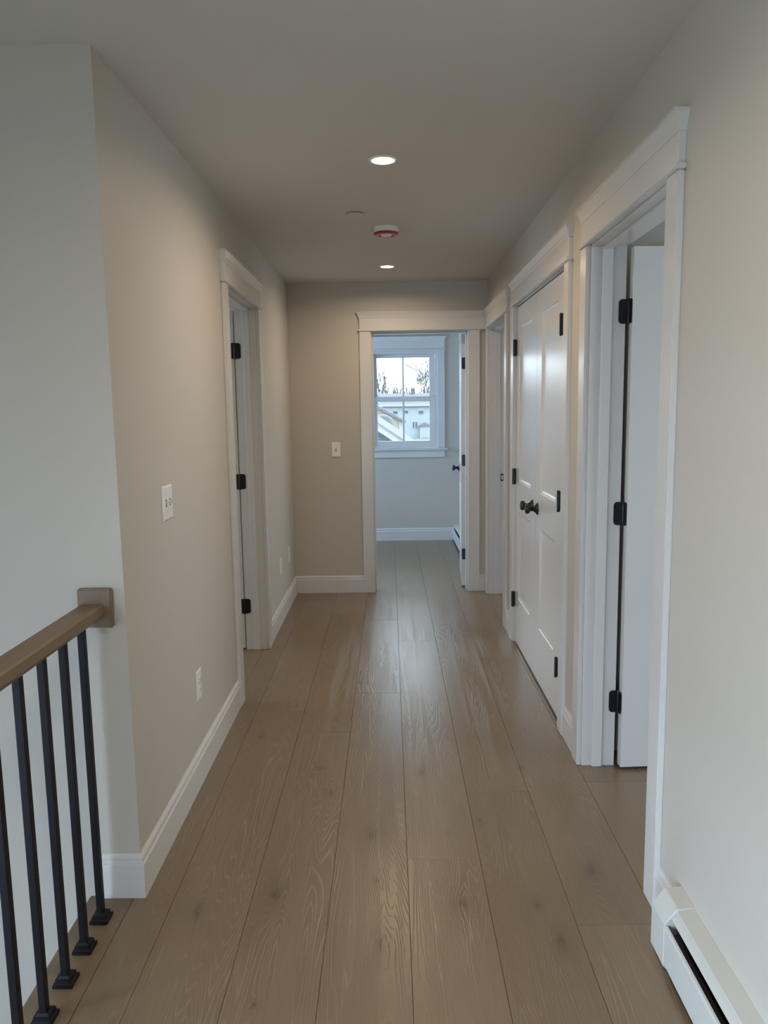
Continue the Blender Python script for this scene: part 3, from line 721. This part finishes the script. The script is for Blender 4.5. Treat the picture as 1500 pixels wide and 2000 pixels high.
bm = bmesh.new(); prism(bm, [(4.5 - 5, -1.25 - GZ), (5.5 - 5, -0.62 - GZ), (6.5 - 5, -1.25 - GZ)], 'y', 118.7 - 121, 119.95 - 121); link('porch_roof', bm, x_roof, hs)
dr = part(hs, 'door', x_blue, (5.1, 5.95, 118.85, 118.9, GZ + .1, -1.40))
gs = tag(empty('house', (-1.0, 40.0, GZ)), 'cream clapboard gable house with dark roof edge, half hidden by the window stile', 'house')
bm = bmesh.new(); prism(bm, [(-6 + 1, 0), (0.66 + 1, 0), (0.66 + 1, 0.86 - GZ), (-2.6 + 1, 2.62 - GZ), (-6 + 1, .8 - GZ)], 'y', 0, 9); link('wall', bm, x_cream, gs)
bm = bmesh.new(); prism(bm, [(0.86 + 1, 0.72 - GZ), (0.86 + 1, 0.86 - GZ), (-2.6 + 1, 2.76 - GZ), (-6.2 + 1, .85 - GZ), (-6.2 + 1, .7 - GZ), (-2.6 + 1, 2.60 - GZ)], 'y', -0.25, 9.2); link('roof', bm, x_roof, gs)
part(gs, 'corner_board', x_white, (0.50, 0.69, 39.94, 40.0, GZ, 0.82))
ng = tag(empty('garage', (-1.5, 16.0, GZ)), 'grey shingled gable end with a broad white rake board just outside', 'building')
def nz_(x): return 1.105 - 0.68 * (x + 0.23)
bm = bmesh.new(); prism(bm, [(-5.0 + 1.5, 0), (1.6 + 1.5, 0), (1.6 + 1.5, nz_(1.6) - GZ - .1), (-2.0 + 1.5, nz_(-2.0) - GZ - .1), (-5 + 1.5, nz_(1.0) - GZ - .1)], 'y', 0.0, 7); link('wall', bm, x_shing, ng)
bm = bmesh.new(); prism(bm, [(1.9 + 1.5, nz_(1.9) - .09 - GZ), (1.9 + 1.5, nz_(1.9) + .06 - GZ), (-2.0 + 1.5, nz_(-2.0) + .06 - GZ), (-5.5 + 1.5, nz_(1.5) + .06 - GZ), (-5.5 + 1.5, nz_(1.5) - .09 - GZ), (-2.0 + 1.5, nz_(-2.0) - .09 - GZ)], 'y', -0.35, 0.0); link('rake_board', bm, x_white, ng)
bm = bmesh.new(); prism(bm, [(1.9 + 1.5, nz_(1.9) + .0605 - GZ), (1.9 + 1.5, nz_(1.9) + .092 - GZ), (-2.0 + 1.5, nz_(-2.0) + .092 - GZ), (-5.5 + 1.5, nz_(1.5) + .092 - GZ), (-5.5 + 1.5, nz_(1.5) + .0605 - GZ), (-2.0 + 1.5, nz_(-2.0) + .0605 - GZ)], 'y', -0.42, 7.2); link('roof', bm, x_roof, ng)
# pale round dish standing beyond the white rake board
bm = bmesh.new(); lathe(bm, [(0, 0.0), (0.14, 0.02), (0.28, 0.07), (0.37, 0.13), (0.36, 0.14), (0.27, 0.09), (0.13, 0.04), (0, 0.02)], 32, Matrix.Translation((0, 0, 0)) @ Matrix.Rotation(math.radians(100), 4, 'X'))
dsh = tag(empty('satellite_dish', (-0.20, 24.5, 0.95)), 'large pale round dish behind the white rake board of the grey gable', 'satellite dish')
link('dish', bm, x_white, dsh, True)
bm = bmesh.new(); box(bm, -.04, .04, .05, .13, -4.0, 0.02); link('dish_mast', bm, x_white, dsh)
# trees
def tree(name, label, base, h, seed, group=None, depth=5, lean=0.0, r0=None, spread=0.55):
    rnd = random.Random(seed); bm = bmesh.new()
    def limb(p, d, L, r, k):
        q = p + d * L; r2 = r * 0.68
        t = d.orthogonal().normalized(); u = d.cross(t)
        A = [bm.verts.new(p + (t * math.cos(a) + u * math.sin(a)) * r) for a in (0, 2.094, 4.189)]
        B = [bm.verts.new(q + (t * math.cos(a) + u * math.sin(a)) * r2) for a in (0, 2.094, 4.189)]
        for i in range(3): bm.faces.new((A[i], A[(i + 1) % 3], B[(i + 1) % 3], B[i]))
        if k == 0: return
        for _ in range(3 if k > 1 else 4):
            nd = (d + Vector((rnd.uniform(-1, 1), rnd.uniform(-1, 1), rnd.uniform(-.25, .6))) * spread).normalized()
            limb(p + d * L * rnd.uniform(.6, 1.0), nd, L * rnd.uniform(.62, .8), r2, k - 1)
    limb(Vector((0, 0, 0)), Vector((lean, 0, 1)).normalized(), h * .33, r0 or h * .016, depth)
    o = link(name, bm, x_bark); o.location = base
    tag(o, label, 'tree', group); return o
tree('bare_tree', 'tall thin bare tree left of the roof ridge, seen through the upper left pane', (-0.7, 135, GZ), 13.5, 3, None, 5)
tree('bare_tree', 'smaller bare tree leaning beside the tall one on the left', (1.0, 150, GZ), 11, 11, None, 5, 0.12)
tree('bare_tree', 'dense bare tree right of the chimney, seen through the upper right pane', (6.3, 134, GZ), 13.5, 5, None, 6)
tree('bare_tree', 'lower bare tree just right of the chimney', (5.4, 147, GZ), 11, 8, None, 5)
nb = tree('bare_tree', 'near bare tree whose twigs cross the top right corner of the window', (3.75, 30, GZ), 10.3, 21, None, 4, -0.08, 0.09, 0.75)
for k in range(14):
    x = -6 + k * 1.15 + random.uniform(-.3, .3); h = 8.6 + random.uniform(-.6, .7); bm = bmesh.new()
    for j in range(5):
        z0 = h * (0.12 + .17 * j); lathe(bm, [(1.30 - .19 * j, z0), (0.0, z0 + h * .22)], 7, Matrix.Rotation(j, 4, 'Z'))
    box(bm, -.12, .12, -.12, .12, 0, h * .2)
    o = link('evergreen_tree', bm, x_green); o.location = (x, 165 + (k % 3) * 3.0, GZ)
    tag(o, 'distant evergreen in the tree line above the blue house roof', 'tree', 'distant evergreens above the roof')
bm = bmesh.new()
for z in (5.75, 5.35):
    n = 12
    for i in range(n):
        x0 = -15 + 30 * i / n; x1 = -15 + 30 * (i + 1) / n; s = lambda x: z + 0.0016 * x * x
        v = [bm.verts.new((xx, 112 + dy, s(xx) + dz)) for xx in (x0, x1) for dy, dz in ((0, .03), (.04, -.02), (-.04, -.02))]
        for a in range(3): bm.faces.new((v[a], v[(a + 1) % 3], v[3 + (a + 1) % 3], v[3 + a]))
wr = tag(link('utility_line', bm, x_bark), 'thin overhead wires crossing the sky in front of the trees', 'power line')
for x in (-15, 15):
    bm = bmesh.new(); lathe(bm, [(0, GZ), (.16, GZ), (.12, 6.6), (0, 6.6)], 10, Matrix.Translation((x, 112, 0))); link('pole', bm, x_bark, wr)
